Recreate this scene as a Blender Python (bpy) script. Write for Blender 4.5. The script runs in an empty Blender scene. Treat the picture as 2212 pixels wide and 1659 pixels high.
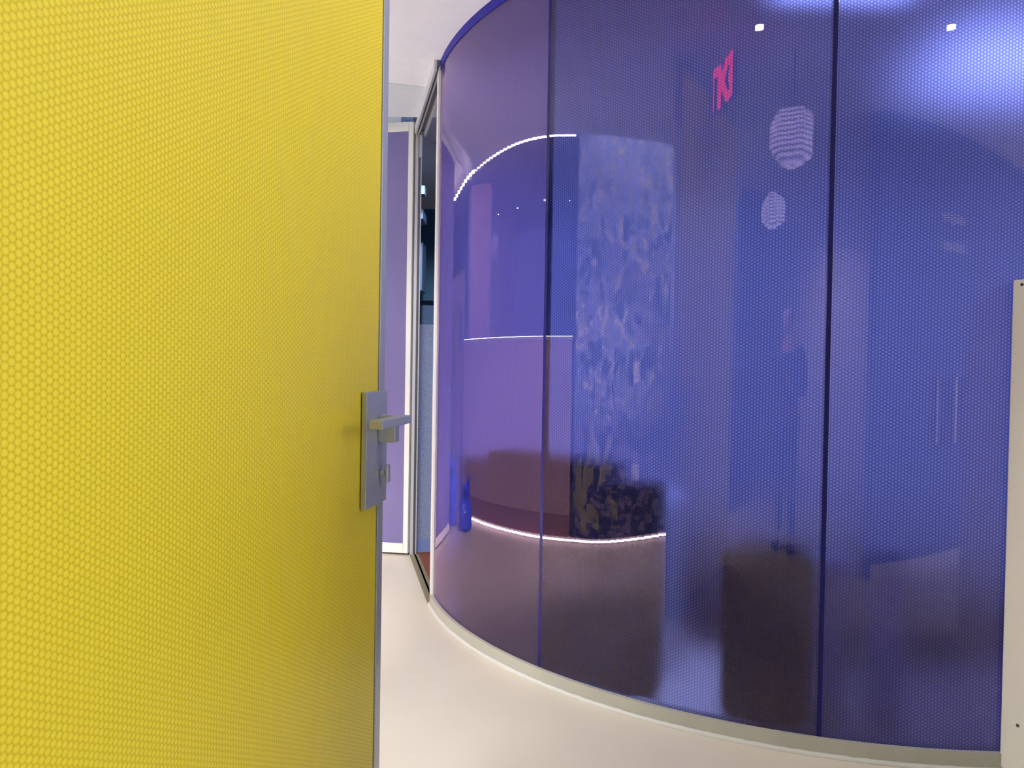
import bpy, bmesh, math, random
from mathutils import Vector, Matrix
random.seed(7)
PI = math.pi
C = bpy.context.scene.collection
sc = bpy.context.scene
H = 2.764            # ceiling height of the hall

# ------------------------------------------------------------------ camera
F_PX = 1584.49
cam_d = bpy.data.cameras.new('camera')
cam_d.sensor_fit = 'HORIZONTAL'
cam_d.sensor_width = 36.0
cam_d.lens = 36.0 * F_PX / 2212.0
cam_d.clip_start = 0.02
cam = bpy.data.objects.new('camera', cam_d)
C.objects.link(cam)
pit, rol = 0.0167, 0.0166
fw = Vector((0, math.cos(pit), -math.sin(pit)))
r0 = Vector((1, 0, 0)); u0 = Vector((0, math.sin(pit), math.cos(pit)))
rt = math.cos(rol) * r0 + math.sin(rol) * u0
up = -math.sin(rol) * r0 + math.cos(rol) * u0
M = Matrix.Identity(4)
for i in range(3):
    M[i][0] = rt[i]; M[i][1] = up[i]; M[i][2] = -fw[i]
M[2][3] = 1.2
cam.matrix_world = M
sc.camera = cam

# ------------------------------------------------------------------ world, view
w = bpy.data.worlds.new('world'); sc.world = w
w.use_nodes = True
w.node_tree.nodes['Background'].inputs[0].default_value = (0.75, 0.85, 1.0, 1)
w.node_tree.nodes['Background'].inputs[1].default_value = 1.0
sc.view_settings.view_transform = 'Standard'
sc.view_settings.look = 'None'
sc.view_settings.gamma = 1.0
sc.view_settings.exposure = 0.0
sc.cycles.max_bounces = 8
sc.cycles.transparent_max_bounces = 12
sc.cycles.sample_clamp_indirect = 4.0

# power table
P_HALL, P_SIDE, P_FILL, P_DRUM = 14.0, 25.0, 240.0, 88.0
E_COVE, E_WASH, E_KICK, E_DISC, E_PANEL, E_HALL = 70.0, 520.0, 105.0, 50.0, 7.0, 3.0

# ------------------------------------------------------------------ materials
def nt(name):
    m = bpy.data.materials.new(name); m.use_nodes = True
    t = m.node_tree; t.nodes.clear()
    return m, t
def N(t, kind, **kw):
    n = t.nodes.new(kind)
    for k, v in kw.items():
        if k in ('operation', 'blend_type', 'data_type', 'noise_dimensions', 'feature', 'distance', 'vector_type', 'invert', 'wave_type', 'bands_direction'):
            setattr(n, k, v)
    return n
def out(t, s):
    o = t.nodes.new('ShaderNodeOutputMaterial'); t.links.new(s, o.inputs['Surface'])
def col(c): return (c[0], c[1], c[2], 1)
def srgb(r, g, b):
    f = lambda x: (x/255/12.92) if x/255 <= .04045 else ((x/255+.055)/1.055)**2.4
    return (f(r), f(g), f(b))

def plain(name, c, rough=.5, metal=0, noise=0.0, nscale=8, bump=0.0, bscale=200, coat=0, c2=None, emit=None, stretch=None, spec=.5):
    m, t = nt(name)
    p = t.nodes.new('ShaderNodeBsdfPrincipled')
    p.inputs['Roughness'].default_value = rough
    p.inputs['Metallic'].default_value = metal
    p.inputs['Coat Weight'].default_value = coat
    p.inputs['Specular IOR Level'].default_value = spec
    p.inputs['Base Color'].default_value = col(c)
    tc = t.nodes.new('ShaderNodeTexCoord')
    src = tc.outputs['Object']
    if stretch:
        mp = t.nodes.new('ShaderNodeMapping'); mp.inputs['Scale'].default_value = stretch
        t.links.new(src, mp.inputs[0]); src = mp.outputs[0]
    if noise > 0:
        n = t.nodes.new('ShaderNodeTexNoise'); n.inputs['Scale'].default_value = nscale; n.inputs['Detail'].default_value = 5
        t.links.new(src, n.inputs['Vector'])
        r = t.nodes.new('ShaderNodeValToRGB')
        r.color_ramp.elements[0].position = .35; r.color_ramp.elements[1].position = .65
        cc = c2 or tuple(x*(1-noise) for x in c)
        r.color_ramp.elements[0].color = col(cc); r.color_ramp.elements[1].color = col(c)
        t.links.new(n.outputs[0], r.inputs[0]); t.links.new(r.outputs[0], p.inputs['Base Color'])
    if bump > 0:
        n = t.nodes.new('ShaderNodeTexNoise'); n.inputs['Scale'].default_value = bscale; n.inputs['Detail'].default_value = 3
        t.links.new(src, n.inputs['Vector'])
        b = t.nodes.new('ShaderNodeBump'); b.inputs['Strength'].default_value = bump; b.inputs['Distance'].default_value = .002
        t.links.new(n.outputs[0], b.inputs['Height']); t.links.new(b.outputs[0], p.inputs['Normal'])
    if emit:
        p.inputs['Emission Color'].default_value = col(emit[0]); p.inputs['Emission Strength'].default_value = emit[1]
    out(t, p.outputs[0])
    return m

def hexdist(t, pitch):
    """distance to the nearest honeycomb cell centre, in cell pitches, from the UV map (metres)"""
    uv = t.nodes.new('ShaderNodeUVMap'); uv.uv_map = 'UVMap'
    s = N(t, 'ShaderNodeVectorMath', operation='SCALE'); s.inputs['Scale'].default_value = 1/pitch
    t.links.new(uv.outputs[0], s.inputs[0])
    ds = []
    for off in ((0, 0, 0), (.866, .5, 0)):
        a = N(t, 'ShaderNodeVectorMath', operation='ADD'); a.inputs[1].default_value = off
        t.links.new(s.outputs[0], a.inputs[0])
        wv = N(t, 'ShaderNodeVectorMath', operation='WRAP')
        wv.inputs[1].default_value = (.866, .5, 1); wv.inputs[2].default_value = (-.866, -.5, -1)
        t.links.new(a.outputs[0], wv.inputs[0])
        l = N(t, 'ShaderNodeVectorMath', operation='LENGTH'); t.links.new(wv.outputs[0], l.inputs[0])
        ds.append(l.outputs['Value'])
    mn = N(t, 'ShaderNodeMath', operation='MINIMUM')
    t.links.new(ds[0], mn.inputs[0]); t.links.new(ds[1], mn.inputs[1])
    return mn.outputs[0]

def ramp(t, src, stops):
    r = t.nodes.new('ShaderNodeValToRGB')
    el = r.color_ramp.elements
    while len(el) < len(stops): el.new(.5)
    for e, (p, c) in zip(el, stops): e.position = p; e.color = col(c)
    t.links.new(src, r.inputs[0])
    return r.outputs[0]

def honey_yellow():
    m, t = nt('yellow_honeycomb')
    d = hexdist(t, .00877)
    c = ramp(t, d, [(0.0, srgb(232, 212, 58)), (.28, srgb(230, 208, 50)), (.44, srgb(216, 193, 32)), (.54, srgb(204, 178, 20))])
    p = t.nodes.new('ShaderNodeBsdfPrincipled')
    p.inputs['Roughness'].default_value = .42
    p.inputs['Coat Weight'].default_value = .15; p.inputs['Coat Roughness'].default_value = .3; p.inputs['Specular IOR Level'].default_value = .3
    t.links.new(c, p.inputs['Base Color'])
    b = t.nodes.new('ShaderNodeBump'); b.inputs['Strength'].default_value = .35; b.inputs['Distance'].default_value = .0015; b.invert = True
    t.links.new(d, b.inputs['Height']); t.links.new(b.outputs[0], p.inputs['Normal'])
    out(t, p.outputs[0]); return m

def honey_blue(name, dark, mid, light, rough=.8, ior=1.18, fior=1.62, diff=.05, grough=0.0):
    m, t = nt(name)
    d = hexdist(t, .0109)
    c = ramp(t, d, [(0.0, light), (.28, mid), (.5, dark)])
    rf = t.nodes.new('ShaderNodeBsdfRefraction'); rf.inputs['Roughness'].default_value = rough; rf.inputs['IOR'].default_value = ior
    t.links.new(c, rf.inputs['Color'])
    df = t.nodes.new('ShaderNodeBsdfDiffuse'); t.links.new(c, df.inputs['Color'])
    tl = t.nodes.new('ShaderNodeBsdfTranslucent'); t.links.new(c, tl.inputs['Color'])
    m0 = t.nodes.new('ShaderNodeMixShader'); m0.inputs[0].default_value = .5
    t.links.new(df.outputs[0], m0.inputs[1]); t.links.new(tl.outputs[0], m0.inputs[2])
    m1 = t.nodes.new('ShaderNodeMixShader'); m1.inputs[0].default_value = diff
    t.links.new(rf.outputs[0], m1.inputs[1]); t.links.new(m0.outputs[0], m1.inputs[2])
    fr = t.nodes.new('ShaderNodeFresnel'); fr.inputs['IOR'].default_value = fior
    gl = t.nodes.new('ShaderNodeBsdfGlossy'); gl.inputs['Roughness'].default_value = grough; gl.inputs['Color'].default_value = (1, .76, 1, 1)
    m2 = t.nodes.new('ShaderNodeMixShader')
    t.links.new(fr.outputs[0], m2.inputs[0]); t.links.new(m1.outputs[0], m2.inputs[1]); t.links.new(gl.outputs[0], m2.inputs[2])
    out(t, m2.outputs[0]); return m

def clear_back(name):
    m, t = nt(name)
    tr = t.nodes.new('ShaderNodeBsdfTransparent'); tr.inputs[0].default_value = (.95, .96, 1, 1)
    out(t, tr.outputs[0]); return m

def emissive(name, c, s):
    m, t = nt(name)
    e = t.nodes.new('ShaderNodeEmission'); e.inputs[0].default_value = col(c); e.inputs[1].default_value = s
    out(t, e.outputs[0]); return m

def mural_mat():
    m, t = nt('painted_foliage')
    tc = t.nodes.new('ShaderNodeUVMap'); tc.uv_map = 'UVMap'
    sep = t.nodes.new('ShaderNodeSeparateXYZ'); t.links.new(tc.outputs[0], sep.inputs[0])
    mp = t.nodes.new('ShaderNodeMapping'); mp.inputs['Scale'].default_value = (11, 5.5, 1)
    t.links.new(tc.outputs[0], mp.inputs[0])
    n = t.nodes.new('ShaderNodeTexNoise'); n.inputs['Scale'].default_value = 1.0; n.inputs['Detail'].default_value = 6; n.inputs['Distortion'].default_value = 1.2
    t.links.new(mp.outputs[0], n.inputs['Vector'])
    up_ = ramp(t, n.outputs[0], [(.34, srgb(24, 34, 60)), (.43, srgb(80, 104, 130)), (.5, srgb(170, 182, 214)), (.56, srgb(120, 136, 190)), (.62, srgb(250, 250, 244)), (.7, srgb(196, 206, 190))])
    mp2 = t.nodes.new('ShaderNodeMapping'); mp2.inputs['Scale'].default_value = (9, 13, 1)
    t.links.new(tc.outputs[0], mp2.inputs[0])
    n2 = t.nodes.new('ShaderNodeTexNoise'); n2.inputs['Scale'].default_value = 1.0; n2.inputs['Detail'].default_value = 4; n2.inputs['Distortion'].default_value = .8
    t.links.new(mp2.outputs[0], n2.inputs['Vector'])
    lo = ramp(t, n2.outputs[0], [(.44, srgb(34, 30, 92)), (.52, srgb(60, 54, 110)), (.56, srgb(150, 135, 170)), (.7, srgb(110, 100, 140))])
    mr = t.nodes.new('ShaderNodeMapRange'); mr.inputs['From Min'].default_value = .78; mr.inputs['From Max'].default_value = 1.0
    t.links.new(sep.outputs['Y'], mr.inputs['Value'])
    mx = t.nodes.new('ShaderNodeMix'); mx.data_type = 'RGBA'
    t.links.new(mr.outputs[0], mx.inputs['Factor']); t.links.new(lo, mx.inputs['A']); t.links.new(up_, mx.inputs['B'])
    p = t.nodes.new('ShaderNodeBsdfPrincipled'); p.inputs['Roughness'].default_value = .6
    t.links.new(mx.outputs['Result'], p.inputs['Base Color'])
    out(t, p.outputs[0]); return m

MAT = {
 'floor': plain('pale_floor', srgb(204, 195, 174), .38, noise=.06, nscale=1.6, bump=.05, bscale=300),
 'ceiling': plain('white_plaster', srgb(226, 228, 230), .8, noise=.03, nscale=12, bump=.35, bscale=160),
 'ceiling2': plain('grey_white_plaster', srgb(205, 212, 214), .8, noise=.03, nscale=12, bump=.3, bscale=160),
 'white': plain('white_paint', srgb(228, 228, 226), .6, bump=.1, bscale=250),
 'cream': plain('cream_board', srgb(222, 217, 200), .5, noise=.02, nscale=3, bump=.08, bscale=120),
 'rose': plain('rose_wall', srgb(196, 160, 160), .55, noise=.05, nscale=3, bump=.1, bscale=150),
 'rose_dark': plain('rose_base', srgb(160, 112, 118), .5),
 'beige_door': plain('beige_pink_door', srgb(214, 176, 178), .5),
 'alu': plain('brushed_aluminium', (.50, .52, .55), .42, .6, bump=.05, bscale=400),
 'alu_soft': plain('satin_aluminium', (.62, .62, .61), .5, .8),
 'alu_dark': plain('dark_aluminium', (.16, .17, .17), .4, .9),
 'pale_metal': plain('pale_powder_coat', srgb(214, 214, 204), .45, .1),
 'channel': plain('channel_powder_coat', srgb(172, 169, 152), .5, .1, noise=.06, nscale=9, bump=.1),
 'sill': plain('bronze_sill', srgb(132, 124, 96), .5, .3),
 'caulk': plain('white_sealant', srgb(190, 188, 176), .5, bump=.6, bscale=60),
 'navy': plain('navy_gasket', srgb(10, 6, 80), .45, spec=.25),
 'bluecap': plain('blue_band', srgb(30, 26, 128), .5, spec=.2),
 'black': plain('black_rubber', (.006, .006, .008), .6),
 'carpet': plain('rust_carpet', srgb(122, 62, 40), .95, noise=.35, nscale=260, bump=.8, bscale=500),
 'fabric': plain('grey_felt', srgb(128, 138, 160), .9, noise=.3, nscale=120, bump=.8, bscale=300),
 'slate': plain('slate_paint', srgb(104, 120, 158), .6),
 'deepblue': plain('deep_blue_paint', srgb(36, 84, 120), .6),
 'midblue': plain('mid_blue_paint', srgb(84, 108, 150), .6),
 'drumwall': plain('inner_white_wall', srgb(232, 232, 238), .6),
 'drumfloor': plain('inner_dark_floor', srgb(70, 46, 60), .9),
 'darkfab': plain('dark_upholstery', srgb(34, 16, 30), .85, noise=.2, nscale=60, bump=.5),
 'bluewall': plain('bright_blue_wall', srgb(96, 104, 214), .35),
 'wood': plain('streaked_wood', srgb(150, 130, 170), .6, noise=.35, nscale=3, stretch=(14, 14, 1.2), c2=srgb(96, 88, 140)),
 'wood_lit': plain('lit_wood', srgb(196, 156, 180), .6, noise=.15, nscale=3, stretch=(14, 14, 1.2)),  # paler copy of the wood, for the column's lit face
 'dimmed_ceiling': plain('ceiling_in_shade', srgb(150, 150, 176), .8),  # ceiling colour darkened to stand for the weaker light there
 'mural': mural_mat(),
 'leaf': plain('olive_paint', srgb(176, 172, 128), .6, noise=.3, nscale=20),
 'cove': emissive('cove_led', (1, .96, .98), E_COVE),
 'uplight': emissive('ledge_led', (1, .98, .96), 125.0),
 'wash': emissive('wash_led', (.95, .97, 1), E_WASH),
 'hallfill': emissive('hall_fill_glow', (1, .97, .92), E_HALL),  # glow of the panel added to brighten the hall
 'kick': emissive('kick_led', (1, .9, .93), E_KICK),
 'disc': emissive('downlight_lens', (1, .97, .92), E_DISC),
 'panel': emissive('fill_panel_glow', (.9, .93, 1), E_PANEL),  # glow of the added unseen panels
 'softpanel': emissive('soft_luminous_panel', (.9, .93, 1), 4.2),
 'exit_red': emissive('exit_letter_red', (1, .03, .12), 7.0),
 'exit_body': plain('exit_body', srgb(120, 110, 150), .3),
 'lantern': plain('lantern_fabric', srgb(226, 228, 245), .7, noise=.2, nscale=4, stretch=(1, 1, 14), emit=(srgb(205, 210, 255), 3.2)),
 'cord': plain('cord_black', (.02, .02, .02), .5),
 'screw': plain('dark_screw', (.08, .09, .08), .4, .7),
 'plate_white': plain('white_plastic', srgb(240, 240, 240), .35),
 'grille': plain('grey_vent', srgb(150, 160, 180), .5),
 'skin': plain('skin', srgb(186, 140, 118), .5),
 'hair': plain('dark_hair', srgb(30, 22, 18), .6, bump=.5, bscale=90),
 'jacket': plain('navy_jacket', srgb(28, 32, 48), .85, noise=.2, nscale=40),
 'trouser': plain('dark_trousers', srgb(24, 24, 30), .9),
 'shoe': plain('black_shoe', srgb(16, 16, 18), .5),
 'phone': plain('phone_dark', srgb(20, 20, 24), .25),
 'yellow': honey_yellow(),
 'yellow_edge': plain('yellow_edge', srgb(150, 130, 10), .5),
 'glassA': honey_blue('violet_blue_glass', srgb(110, 104, 184), srgb(124, 118, 198), srgb(132, 126, 204), .6, diff=.12, fior=1.75),
 'glassB': honey_blue('blue_honeycomb_glass', srgb(84, 92, 176), srgb(122, 136, 220), srgb(158, 172, 240)),
 'back': clear_back('clear_back_glass'),
 'leafglass': honey_blue('lilac_door_glass', srgb(150, 144, 194), srgb(156, 150, 200), srgb(160, 154, 204), .3, diff=.8, fior=1.4, grough=.35),
}
def bag_mat():
    m, t = nt('blue_plastic_bag')
    p = t.nodes.new('ShaderNodeBsdfPrincipled')
    p.inputs['Base Color'].default_value = col(srgb(52, 92, 250)); p.inputs['Roughness'].default_value = .22
    p.inputs['Coat Weight'].default_value = .6
    tl = t.nodes.new('ShaderNodeBsdfTranslucent'); tl.inputs[0].default_value = col(srgb(70, 110, 255))
    mx = t.nodes.new('ShaderNodeMixShader'); mx.inputs[0].default_value = .35
    t.links.new(p.outputs[0], mx.inputs[1]); t.links.new(tl.outputs[0], mx.inputs[2])
    out(t, mx.outputs[0]); return m
MAT['bag'] = bag_mat()
def lantern_mat():
    m, t = nt('lantern_fabric_glow')
    tc = t.nodes.new('ShaderNodeTexCoord')
    n = t.nodes.new('ShaderNodeTexWave'); n.bands_direction = 'Z'; n.inputs['Scale'].default_value = 14; n.inputs['Distortion'].default_value = 1.5; n.inputs['Detail'].default_value = 2
    t.links.new(tc.outputs['Object'], n.inputs['Vector'])
    mr = t.nodes.new('ShaderNodeMapRange'); mr.inputs['To Min'].default_value = .4; mr.inputs['To Max'].default_value = 3.4
    t.links.new(n.outputs['Fac'], mr.inputs['Value'])
    p = t.nodes.new('ShaderNodeBsdfPrincipled'); p.inputs['Base Color'].default_value = col(srgb(226, 228, 245)); p.inputs['Roughness'].default_value = .7
    p.inputs['Emission Color'].default_value = col(srgb(215, 220, 255)); t.links.new(mr.outputs[0], p.inputs['Emission Strength'])
    out(t, p.outputs[0]); return m
MAT['lantern'] = lantern_mat()

# ------------------------------------------------------------------ mesh helpers
def link(name, bm, mats, parent=None, smooth=False):
    me = bpy.data.meshes.new(name)
    bmesh.ops.recalc_face_normals(bm, faces=bm.faces)
    bm.to_mesh(me); bm.free()
    if not isinstance(mats, (list, tuple)): mats = [mats]
    for m in mats: me.materials.append(MAT[m])
    if smooth:
        for p in me.polygons: p.use_smooth = True
    o = bpy.data.objects.new(name, me); C.objects.link(o)
    if parent is not None:
        o.parent = parent
    return o
def bevel(o, wd=.003, seg=2):
    m = o.modifiers.new('bevel', 'BEVEL'); m.width = wd; m.segments = seg; m.limit_method = 'ANGLE'
    return o
def tag(o, label, cat, group=None, kind=None):
    o['label'] = label; o['category'] = cat
    if group: o['group'] = group
    if kind: o['kind'] = kind
    return o
def empty(name, loc=(0, 0, 0), rz=0):
    o = bpy.data.objects.new(name, None); C.objects.link(o); o.location = loc; o.rotation_euler = (0, 0, rz)
    o.empty_display_size = .1
    return o
def box(bm, x0, x1, y0, y1, z0, z1, mat=None):
    vs = [bm.verts.new((x, y, z)) for x in (x0, x1) for y in (y0, y1) for z in (z0, z1)]
    for idx in ((0, 1, 3, 2), (4, 6, 7, 5), (0, 4, 5, 1), (2, 3, 7, 6), (0, 2, 6, 4), (1, 5, 7, 3)):
        bm.faces.new([vs[i] for i in idx])
def obox(bm, O, D, Nn, s0, s1, n0, n1, z0, z1):
    """box in a frame: origin O (x, y), along D, outward Nn"""
    vs = []
    for s in (s0, s1):
        for n in (n0, n1):
            for z in (z0, z1):
                vs.append(bm.verts.new((O[0]+D[0]*s+Nn[0]*n, O[1]+D[1]*s+Nn[1]*n, z)))
    for idx in ((0, 1, 3, 2), (4, 6, 7, 5), (0, 4, 5, 1), (2, 3, 7, 6), (0, 2, 6, 4), (1, 5, 7, 3)):
        bm.faces.new([vs[i] for i in idx])
def prism(bm, poly, z0, z1):
    a = [bm.verts.new((x, y, z0)) for x, y in poly]; b = [bm.verts.new((x, y, z1)) for x, y in poly]
    n = len(poly)
    bm.faces.new(a[::-1]); bm.faces.new(b)
    for i in range(n): bm.faces.new((a[i], a[(i+1) % n], b[(i+1) % n], b[i]))
def tube(bm, pts, r, seg=10, caps=True):
    rings = []
    for i, p in enumerate(pts):
        p = Vector(p)
        a = Vector(pts[max(0, i-1)]); b = Vector(pts[min(len(pts)-1, i+1)])
        d = (b-a).normalized()
        ref = Vector((0, 0, 1)) if abs(d.z) < .9 else Vector((1, 0, 0))
        e1 = d.cross(ref).normalized(); e2 = d.cross(e1)
        rr = r[i] if isinstance(r, (list, tuple)) else r
        rings.append([bm.verts.new(p + rr*(math.cos(2*PI*k/seg)*e1 + math.sin(2*PI*k/seg)*e2)) for k in range(seg)])
    for a, b in zip(rings, rings[1:]):
        for k in range(seg): bm.faces.new((a[k], a[(k+1) % seg], b[(k+1) % seg], b[k]))
    if caps:
        bm.faces.new(rings[0][::-1]); bm.faces.new(rings[-1])
def cyl(bm, x, y, z0, z1, r, seg=24, r2=None):
    tube(bm, [(x, y, z0), (x, y, z1)], [r, r if r2 is None else r2], seg)
def spline(pts, per=6):
    """Catmull-Rom through 2-D points"""
    P = [pts[0]] + list(pts) + [pts[-1]]
    o = []
    for i in range(1, len(P)-2):
        for k in range(per):
            t = k/per
            q = []
            for a in range(2):
                p0, p1, p2, p3 = P[i-1][a], P[i][a], P[i+1][a], P[i+2][a]
                q.append(.5*(2*p1 + (-p0+p2)*t + (2*p0-5*p1+4*p2-p3)*t*t + (-p0+3*p1-3*p2+p3)*t**3))
            o.append(tuple(q))
    o.append(tuple(pts[-1]))
    return o
def offset(path, d):
    o = []
    for i, p in enumerate(path):
        a = path[max(0, i-1)]; b = path[min(len(path)-1, i+1)]
        dx, dy = b[0]-a[0], b[1]-a[1]; l = math.hypot(dx, dy)
        o.append((p[0] - dy/l*d, p[1] + dx/l*d))
    return o
def ribbon(bm, path, d0, d1, z0, z1, uvl=None, matfront=0, matrest=0):
    """solid following a path, between two lateral offsets"""
    A = offset(path, d0); B = offset(path, d1)
    L = [0.0]
    for p, q in zip(A, A[1:]): L.append(L[-1] + math.hypot(q[0]-p[0], q[1]-p[1]))
    va = [(bm.verts.new((x, y, z0)), bm.verts.new((x, y, z1))) for x, y in A]
    vb = [(bm.verts.new((x, y, z0)), bm.verts.new((x, y, z1))) for x, y in B]
    uv = bm.loops.layers.uv.get('UVMap') or bm.loops.layers.uv.new('UVMap')
    def fuv(f, i0, i1):
        m = {}
        for v, u in ((va[i0][0], L[i0]), (va[i0][1], L[i0]), (va[i1][0], L[i1]), (va[i1][1], L[i1])): m[v] = u
        for lp in f.loops: lp[uv].uv = (m.get(lp.vert, 0), lp.vert.co.z)
    n = len(path)
    for i in range(n-1):
        f = bm.faces.new((va[i][0], va[i+1][0], va[i+1][1], va[i][1])); fuv(f, i, i+1); f.material_index = matfront
        for g in (bm.faces.new((vb[i][1], vb[i+1][1], vb[i+1][0], vb[i][0])),
                  bm.faces.new((va[i][1], va[i+1][1], vb[i+1][1], vb[i][1])),
                  bm.faces.new((vb[i][0], vb[i+1][0], va[i+1][0], va[i][0]))): g.material_index = matrest
    f = bm.faces.new((va[0][0], va[0][1], vb[0][1], vb[0][0])); f.material_index = matrest
    f = bm.faces.new((va[-1][1], va[-1][0], vb[-1][0], vb[-1][1])); f.material_index = matrest

# ------------------------------------------------------------------ plan geometry
CX, CY, R = 1.5331, 4.2257, 1.9805          # axis and radius of the round glass room
def pol(deg, r=R): a = math.radians(deg); return (CX + r*math.cos(a), CY + r*math.sin(a))
def arc(a0, a1, r=R, step=.75):
    n = max(2, int(abs(a1-a0)/step)+1)
    return [pol(a0+(a1-a0)*i/(n-1), r) for i in range(n)]
LW = spline([(-1.40, -1.2), (-1.53, -.06), (-1.65, .54), (-1.80, 1.14), (-1.96, 1.77), (-2.11, 2.20), (-2.25, 2.75), (-2.38, 3.47), (-2.42, 4.2), (-2.40, 5.0)])
COVE = spline([(-1.15, -1.2), (-1.28, 0), (-1.43, .88), (-1.61, 1.40), (-1.75, 1.91), (-1.85, 2.38), (-1.91, 2.78), (-2.02, 3.33), (-2.19, 4.03), (-2.35, 4.93), (-2.52, 5.9), (-2.6, 7.9)])
def part_of(path, y0, y1): return [p for p in path if y0 <= p[1] <= y1]

# ------------------------------------------------------------------ floor
bm = bmesh.new(); box(bm, -8, 6, -5, 9, -.1, 0)
tag(link('floor', bm, 'floor'), 'smooth pale cream floor of the hall', 'floor', kind='structure')
# inside of the round room: its own carpet
bm = bmesh.new()
prism(bm, [(-.42, 3.80), (-.62, 4.70), (-.74, 5.2), (-1.38, 7.98), (.2, 7.98), (.2, 4.5), (-.33, 3.78)], 0.0, .006)
tag(link('carpet', bm, 'carpet'), 'rust brown carpet behind the door opening of the round blue room', 'carpet', kind='structure')

# ------------------------------------------------------------------ ceilings
bm = bmesh.new()
poly = [p for p in COVE if p[1] <= 4.55] + [(-2.27, 4.55), (-.62, 4.55), (-.28, 4.55), (.3, 5.4), (3.0, 6.4), (5.9, 6.4), (5.9, -1.2)]
seen = []
for p in poly:
    if not seen or math.hypot(p[0]-seen[-1][0], p[1]-seen[-1][1]) > .01: seen.append(p)
prism(bm, seen, H, H+.06)
tag(link('ceiling', bm, 'ceiling'), 'white textured plaster ceiling of the hall', 'ceiling', kind='structure')
bm = bmesh.new()
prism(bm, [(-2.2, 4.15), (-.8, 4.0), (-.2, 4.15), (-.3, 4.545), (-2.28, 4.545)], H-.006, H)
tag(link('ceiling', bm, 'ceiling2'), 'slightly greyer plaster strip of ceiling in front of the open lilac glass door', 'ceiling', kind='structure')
bm = bmesh.new(); box(bm, -2.9, 6, 4.56, 9, 2.93, 3.0)
tag(link('ceiling', bm, 'white'), 'upper ceiling seen in the recess above the far glass door', 'ceiling', kind='structure')
bm = bmesh.new(); box(bm, -8, -1.0, -5, 9, 3.02, 3.08)
tag(link('ceiling', bm, 'dimmed_ceiling'), 'ceiling with dimness put into its colour, over the area behind the low wall, seen only as a reflection', 'ceiling', kind='structure')
bm = bmesh.new(); box(bm, -1.0, 6, -5, -1.2, H, H+.06)
tag(link('ceiling', bm, 'ceiling'), 'ceiling of the room behind the doorway, out of view', 'ceiling', kind='structure')

# LED line along the ceiling edge
bm = bmesh.new()
pc = offset(part_of(COVE, 2.30, 7.5), .016)
tube(bm, [(x, y, H+.006) for x, y in pc], .014, 8)
tag(link('cove_light', bm, 'cove', smooth=True), 'curved white line of light along the ceiling edge, reflected in the blue glass', 'light strip')
bm = bmesh.new()
pc = offset(part_of(COVE, -1.0, 2.20), .10)
tube(bm, [(x, y, H+.062) for x, y in pc], .014, 8)
tag(link('cove_light', bm, 'wash', smooth=True), 'hidden strip light washing the top of the foliage mural', 'light strip')

# ------------------------------------------------------------------ left side: mural wall, low curved wall, kick light
bm = bmesh.new()
MP = part_of(LW, -1.2, 2.22)
ribbon(bm, MP, 0, .12, .045, 3.02)
mw = link('wall_left', bm, 'mural', smooth=False)
tag(mw, 'full-height wall painted with pale blue foliage, dark leaves at its foot', 'wall', kind='structure')
def leaf_shape(bm, s, z, ang, ln, wd):
    # a painted leaf standing 2 mm proud of the mural
    L = 0
    path = MP
    acc = [0.0]
    for p, q in zip(path, path[1:]): acc.append(acc[-1]+math.hypot(q[0]-p[0], q[1]-p[1]))
    def at(sx, zz):
        sx = acc[-1]-sx
        for i in range(len(acc)-1):
            if acc[i] <= sx <= acc[i+1]:
                t = (sx-acc[i])/(acc[i+1]-acc[i]); a, b = path[i], path[i+1]
                x, y = a[0]+(b[0]-a[0])*t, a[1]+(b[1]-a[1])*t
                dx, dy = b[0]-a[0], b[1]-a[1]; l = math.hypot(dx, dy)
                return Vector((x + dy/l*.002, y - dx/l*.002, zz))
    n = 8; top = []; bot = []
    for k in range(n+1):
        t = k/n; wv = wd*math.sin(PI*t**.8)*.5; cc = ln*t; bend = .12*ln*math.sin(PI*t)
        for lst, sg in ((top, 1), (bot, -1)):
            u = cc*math.cos(ang) - (sg*wv+bend)*math.sin(ang); v = cc*math.sin(ang) + (sg*wv+bend)*math.cos(ang)
            lst.append(at(min(max(s+u, .005), 3.3), max(.06, z+v)))
    vt = [bm.verts.new(p) for p in top]; vb = [bm.verts.new(p) for p in bot[1:-1]]
    for k in range(n):
        f = [vt[k], vt[k+1]]
        if k < n-1: f.append(vb[k])
        if k > 0: f.append(vb[k-1])
        if len(f) >= 3: bm.faces.new(f)
bm = bmesh.new()
for s, z, a, l, wd in ((.10, .12, 1.75, .75, .07), (.14, .12, 1.45, .70, .06), (.22, .3, 1.2, .55, .09), (.16, .22, .9, .5, .10), (.2, .2, -.15, .30, .12),
                     (.25, .28, -.75, .30, .12), (.5, .55, 2.0, .45, .10), (.55, .5, 1.1, .35, .10), (.42, .4, .5, .32, .11), (.12, .3, -1.2, .26, .09), (.62, .35, -.9, .25, .09)):
    leaf_shape(bm, s, z, a, l, wd)
lf = link('painted_leaf', bm, 'leaf', mw); lf['kind'] = 'stuff'
lf['label'] = 'dull olive painted leaves'

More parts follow.
